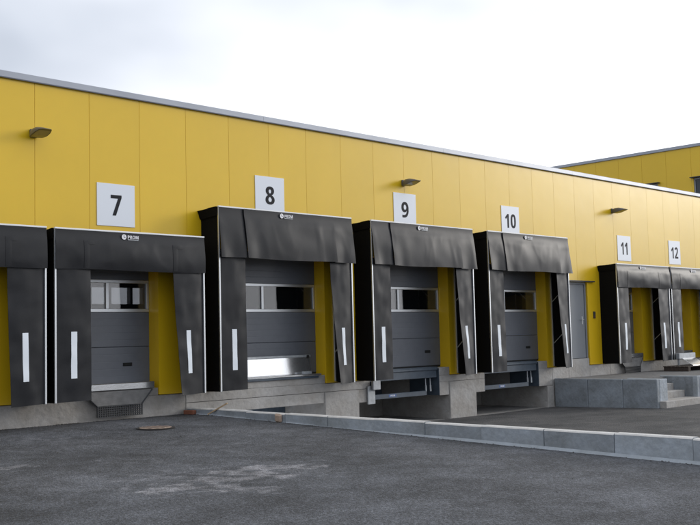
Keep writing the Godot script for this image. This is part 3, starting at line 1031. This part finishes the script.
# ------------------------------------------------------------------ levellers and lips
func lip_grating(parent: Node3D, hw: float, y0: float):
	# tapered steel flap that hangs in front of the sill, its lower half an open mesh
	var f := MB.new()
	var zt := 0.055
	var zb := 0.12
	var ym := y0 - 0.235
	var yb := y0 - 0.42
	var hb := hw * 0.64
	f.quad(V(-hb, ym, zb - 0.02), V(hb, ym, zb - 0.02), V(hw, y0, zt), V(-hw, y0, zt))
	f.quad(V(hb, ym, zb - 0.032), V(-hb, ym, zb - 0.032), V(-hw, y0, zt - 0.012), V(hw, y0, zt - 0.012))
	f.quad(V(-hb, ym, zb - 0.032), V(-hb, ym, zb - 0.02), V(-hw, y0, zt), V(-hw, y0, zt - 0.012))
	f.quad(V(hb, ym, zb - 0.02), V(hb, ym, zb - 0.032), V(hw, y0, zt - 0.012), V(hw, y0, zt))
	obj("flap", f.done(), M["tread"], parent)
	# raised tread bars over the flap
	var t := MB.new()
	var n := 14
	for i in n:
		var v := (i + 0.5) / n
		var w: float = lerp(hw, hb, v) - 0.02
		var y: float = lerp(y0, ym, v)
		var z: float = lerp(zt, zb - 0.02, v)
		t.box(V(-w, y - 0.003, z), V(w, y + 0.003, z + 0.006))
	obj("tread_bars", t.done(), M["tread"], parent)
	var g := MB.new()
	var bars := 20
	for i in bars + 1:
		var x: float = lerp(-hb, hb, float(i) / bars)
		g.box(V(x - 0.006, yb, zb - 0.03), V(x + 0.006, ym - 0.003, zb - 0.005))
	for i in 6:
		var y: float = lerp(yb, ym - 0.01, i / 5.0)
		g.box(V(-hb - 0.006, y - 0.006, zb - 0.004), V(hb + 0.006, y + 0.006, zb + 0.004))
	obj("mesh_skirt", g.done(), M["dark_trim"], parent)
	for sx in [-1.0, 1.0]:
		var e := MB.new()
		e.tube(V(sx * hw, y0 + 0.004, zt + 0.004), V(sx * hb, ym, zb - 0.014), 0.012, 6)
		obj("edge_bar", e.done(), M["dark_trim"], parent)

func build_levellers():
	# bay seven (and its twins at 6 and 11): steel sill with hanging flap
	var data := [[-1.555, "steel dock sill with tapered mesh flap beside bay seven, mostly hidden by its shelter", 0], [1.50, "shiny steel dock sill with tapered mesh flap under door seven", 1], [18.56, "grey steel dock sill with tapered mesh flap under door eleven", 5]]
	for d in data:
		var l := thing("dock_sill", d[1], "dock sill", V(d[0], 0.0, 0.0), "dock sills of the low bays")
		obj("sill_box", bx(V(-0.74, 0.503, -0.29), V(0.74, 0.625, 0.05), 0.012), M["plate"], l)
		lip_grating(l, 0.68, 0.49)
	# bay twelve: bridge plate standing on a pallet in front of the shelter
	var q := thing("bridge_plate", "bent metal bridge plate with a bright sloping face, standing on the dark pallet", "ramp", V(20.65, PLATFORM_Y + 0.15, 0.66))
	obj("head_box", bx(V(-0.52, 0.19, -0.02), V(0.50, 0.36, 0.10), 0.012), M["galvanised"], q)
	var pm := MB.new()
	pm.box(V(-0.36, -0.012, 0.0), V(0.44, 0.0, 0.40), 0.003, Transform3D(Basis(Vector3.RIGHT, 0.56), V(0, 0.215, 0.103)))
	obj("sloping_plate", pm.done(), M["plate"], q)
	for x in [-0.46, 0.40]:
		obj("leg", bx(V(x, 0.001, 0.0), V(x + 0.05, 0.19, 0.05), 0.004), M["galvanised"], q)
	var q2 := thing("dock_sill", "grey steel dock sill under door twelve, behind the bridge plate", "dock sill", V(21.665, 0, 0), "dock sills of the low bays")
	obj("sill_box", bx(V(-0.74, 0.503, -0.29), V(0.74, 0.625, 0.05), 0.012), M["plate"], q2)

	# bay eight: leveller parked with its lip plate upright
	var e := thing("dock_leveller", "bright metal dock leveller with upright lip plate in front of door eight", "dock leveller", V(5.02, 0, 0), "dock levellers")
	obj("deck", bx(V(-1.2, 0.548, -0.292), V(1.26, 0.585, 0.03), 0.006), M["plate"], e)
	obj("front_rail", bx(V(-1.18, 0.50, -0.022), V(1.20, 0.545, 0.015), 0.005), M["blue_steel"], e)
	var up := MB.new()
	up.box(V(-1.16, 0.0, -0.008), V(1.16, 0.335, 0.0), 0.002, Transform3D(Basis(Vector3.RIGHT, -0.085), V(0, 0.588, -0.17)))
	obj("lip", up.done(), M["plate"], e)
	var tr := MB.new()
	tr.box(V(-1.17, 0.335, -0.02), V(1.17, 0.385, 0.012), 0.008, Transform3D(Basis(Vector3.RIGHT, -0.085), V(0, 0.588, -0.17)))
	obj("lip_rail", tr.done(), M["galvanised"], e)
	obj("stop_block", bx(V(0.83, 0.586, -0.10), V(1.05, 0.64, -0.03), 0.006), M["galvanised"], e)
	var kn := MB.new()
	kn.tube(V(1.08, 0.94, -0.20), V(1.08, 0.94, -0.16), 0.03, 10)
	obj("pivot", kn.done(), M["rubber"], e)

	# bays nine and 10: dark blue levellers over open pits
	for i in 2:
		var x0: float = [7.75, 11.75][i]
		var x1: float = [10.06, 14.04][i]
		var lab: String = ["dark blue steel dock leveller with a galvanised buffer plate over the pit of bay nine", "dark blue steel dock leveller over the open pit of bay ten"][i]
		var l := thing("dock_leveller", lab, "dock leveller", V((x0 + x1) * 0.5, 0, 0), "dock levellers")
		var hw := (x1 - x0) * 0.5
		obj("deck", bx(V(-hw + 0.02, 0.545, -0.9), V(hw - 0.02, 0.575, -0.06), 0.004), M["blue_steel"], l)
		obj("lip", bx(V(-hw + 0.04, 0.33, -0.085), V(hw - 0.06, 0.54, -0.06), 0.006), M["blue_steel"], l)
		obj("lip_hinge", bx(V(-hw + 0.03, 0.50, -0.058), V(hw - 0.05, 0.56, -0.03), 0.012), M["blue_steel"], l)
		obj("side_plate", bx(V(hw - 0.014, -0.085, -0.95), V(hw - 0.003, 0.54, -0.03), 0.003), M["blue_steel"], l)
		obj("side_plate", bx(V(-hw + 0.003, -0.085, -0.95), V(-hw + 0.014, 0.54, -0.03), 0.003), M["blue_steel"], l)
		obj("pit_shade_sheet", bx(V(-hw + 0.02, -0.10, -1.9), V(hw - 0.02, 0.41, -1.86), 0.003), M["blue_steel"], l)  # dark sheet added deep in the pit to deepen its shade
		var beam := obj("front_beam", bx(V(-hw + 0.015, -0.06, -0.13), V(hw - 0.42, 0.045, -0.06), 0.006), M["blue_steel"], l)
		var lt := text("PROM", 0.14, 0.035)
		obj("tag_plate", bx(V(-hw + 0.62, -0.03, -0.0595), V(-hw + 0.86, 0.025, -0.057)), std(lin(0.06, 0.12, 0.30), 0.4), beam)
		var tn := obj("lettering", lt[0], M["white_print"], beam)
		tn.scale = V(lt[1].x, lt[1].y, 0.5)
		tn.position = V(-hw + 0.74, -0.0025, -0.055)
		for x in [0.38, 0.22]:
			var py := MB.new()
			py.tube(V(hw - x, 0.02, -0.12), V(hw - x, 0.16, -0.125), 0.022, 10)
			py.tube(V(hw - x, 0.16, -0.125), V(hw - x, 0.34, -0.13), 0.012, 8)
			obj("ram", py.done(), M["galvanised"], l)
		if i == 0:
			obj("buffer_plate", bx(V(-hw - 0.115, -0.14, -0.021), V(-hw + 0.11, 0.25, 0.02), 0.006), M["galvanised"], l)
			obj("buffer_block", bx(V(-hw - 0.02, 0.16, 0.021), V(-hw + 0.22, 0.36, 0.09), 0.012), M["galvanised"], l)

# ------------------------------------------------------------------ small things
func build_small_things():
	# manhole
	var mh := thing("manhole_cover", "round brownish manhole cover set in the asphalt in front of bay seven", "manhole", V(1.08, yard_height(0, 1.76), 1.80))
	var ring := MB.new()
	ring.tube(V(0, -0.05, 0), V(0, 0.010, 0), 0.30, 36)
	obj("ring", ring.done(), M["dirt"], mh)
	var cv := MB.new()
	cv.tube(V(0, 0.0, 0), V(0, 0.016, 0), 0.245, 36)
	obj("cover", cv.done(), M["stone"], mh)
	var rb := MB.new()
	for i in 5:
		var x := -0.17 + i * 0.085
		var l := sqrt(0.23 * 0.23 - x * x)
		rb.box(V(x - 0.012, 0.015, -l), V(x + 0.012, 0.021, l))
	obj("rib", rb.done(), M["cast_iron"], mh)
	# plank leaning on the kerb
	var pk := thing("wood_strip", "short pale wooden strip leaning over the kerb wall", "wood", V(2.87, 0.01, 0.74))
	var pm := MB.new()
	var d := V(0.20, 0.19, 0.30)
	var bs := Basis.looking_at(d.normalized(), Vector3.UP)
	pm.box(V(-0.022, -0.012, -d.length()), V(0.022, 0.012, 0.0), 0.003, Transform3D(bs, V(0, 0.012, 0)))
	obj("strip", pm.done(), M["wood"], pk)
	var br := obj("brick", bx(V(-0.05, 0, -0.11), V(0.05, 0.075, 0.11), 0.008), M["brick"])
	br.position = V(2.88, 0.0, 0.19)
	br.rotation.y = 0.25
	tag(br, "rusty red brick on the asphalt where the kerb wall meets the dock", "brick")
	var sn := MB.new()
	sn.box(V(-0.03, -0.085, -0.075), V(0.03, 0.06, 0.075), 0.03)
	var so := obj("stone_chunk", sn.done(), M["stone"])
	so.position = V(2.92, 0.04, 2.58)
	so.rotation = V(0.1, 0.1, 0.15)
	tag(so, "small beige stone chunk resting against the kerb wall", "stone")
	# loose grit lying along the foot of the plinth and the kerb
	var rng := RandomNumberGenerator.new()
	rng.seed = 77
	var peb := MB.new()
	var pv := [V(1, 0, 0), V(-0.9, 0.1, 0.1), V(0.1, 0.6, 0), V(0, -0.4, 0.1), V(0.1, 0, 0.8), V(-0.1, 0.1, -0.9)]
	for t in [[0, 2, 4], [4, 2, 1], [1, 2, 5], [5, 2, 0], [4, 3, 0], [1, 3, 4], [5, 3, 1], [0, 3, 5]]:
		peb.tri(pv[t[0]], pv[t[2]], pv[t[1]])
	var mm := MultiMesh.new()
	mm.transform_format = MultiMesh.TRANSFORM_3D
	mm.mesh = peb.done()
	mm.instance_count = 900
	for i in 900:
		var x := 0.0
		var z := 0.0
		if i < 420:
			x = rng.randf_range(-3.5, 2.9)
			z = abs(rng.randfn(0.0, 0.07)) - 0.01
		elif i < 700:
			z = rng.randf_range(0.1, 12.0)
			x = 2.95 - abs(rng.randfn(0.0, 0.06))
		elif i < 790:
			x = 0.55 + rng.randfn(0.0, 0.10)
			z = abs(rng.randfn(0.0, 0.06))
		else:
			x = rng.randf_range(-4.0, 2.8)
			z = rng.randf_range(0.3, 11.0)
		var r := rng.randf_range(0.004, 0.013) * (1.5 if i >= 700 and i < 790 else 1.0)
		var bs2 := Basis.from_euler(V(rng.randf_range(-0.3, 0.3), rng.randf() * TAU, rng.randf_range(-0.3, 0.3))).scaled(Vector3.ONE * r)
		mm.set_instance_transform(i, Transform3D(bs2, V(x, yard_height(x, z) + r * 0.25, z)))
	var mi := MultiMeshInstance3D.new()
	mi.name = "loose_grit"
	mi.multimesh = mm
	mi.material_override = M["grit"]
	mi.set_meta("kind", "stuff")
	tag(mi, "dark loose grit along the foot of the plinth and kerb", "grit")
	add_child(mi)
	# card reader beside the door
	var cr := thing("card_reader", "small dark card reader on the yellow wall right of the grey door", "card reader", V(16.76, 1.66, 0.001))
	obj("body", bx(V(-0.045, 0.0, 0.0), V(0.045, 0.19, 0.03), 0.006), M["dark_trim"], cr)
	obj("face", bx(V(-0.03, 0.02, 0.03), V(0.03, 0.08, 0.033)), M["rust"], cr)
	# pallet below the leveller of bay twelve
	var pa := thing("pallet", "dark weathered wooden pallet on the raised pavement in front of bay twelve", "pallet", V(20.75, PLATFORM_Y, 0.90))
	for i in 6:
		obj("deck_board", bx(V(-1.15, 0.125, -0.40 + i * 0.135), V(1.15, 0.149, -0.40 + i * 0.135 + 0.11), 0.003), M["dark_wood"], pa)
	for i in 3:
		obj("bearer", bx(V(-1.13 + i * 1.06, 0.0, -0.39), V(-1.0 + i * 1.06, 0.124, 0.385), 0.003), M["dark_wood"], pa)
	# yellow crates stacked inside the hall, seen through the window of door ten
	for k in 4:
		var c := thing("storage_crate", ["lowest", "second", "third", "topmost"][k] + " yellow storage crate of the stack behind the window of door ten", "crate", V(14.55, FLOOR_Y + k * 0.46, -0.85), "yellow crates inside the hall")
		var m := MB.new()
		m.box(V(-0.4, 0.0, -0.3), V(0.4, 0.02, 0.3))
		for e in [[-0.4, 0.4, 0.28, 0.3], [-0.4, 0.4, -0.3, -0.28], [-0.4, -0.38, -0.28, 0.28], [0.38, 0.4, -0.28, 0.28]]:
			m.box(V(e[0], 0.02, e[2]), V(e[1], 0.37, e[3]))
		obj("body", m.done(), M["crate_yellow"], c)
		var r := MB.new()
		r.box(V(-0.42, 0.37, -0.32), V(0.42, 0.455, 0.32), 0.01)
		obj("lid", r.done(), M["dark_trim"], c)
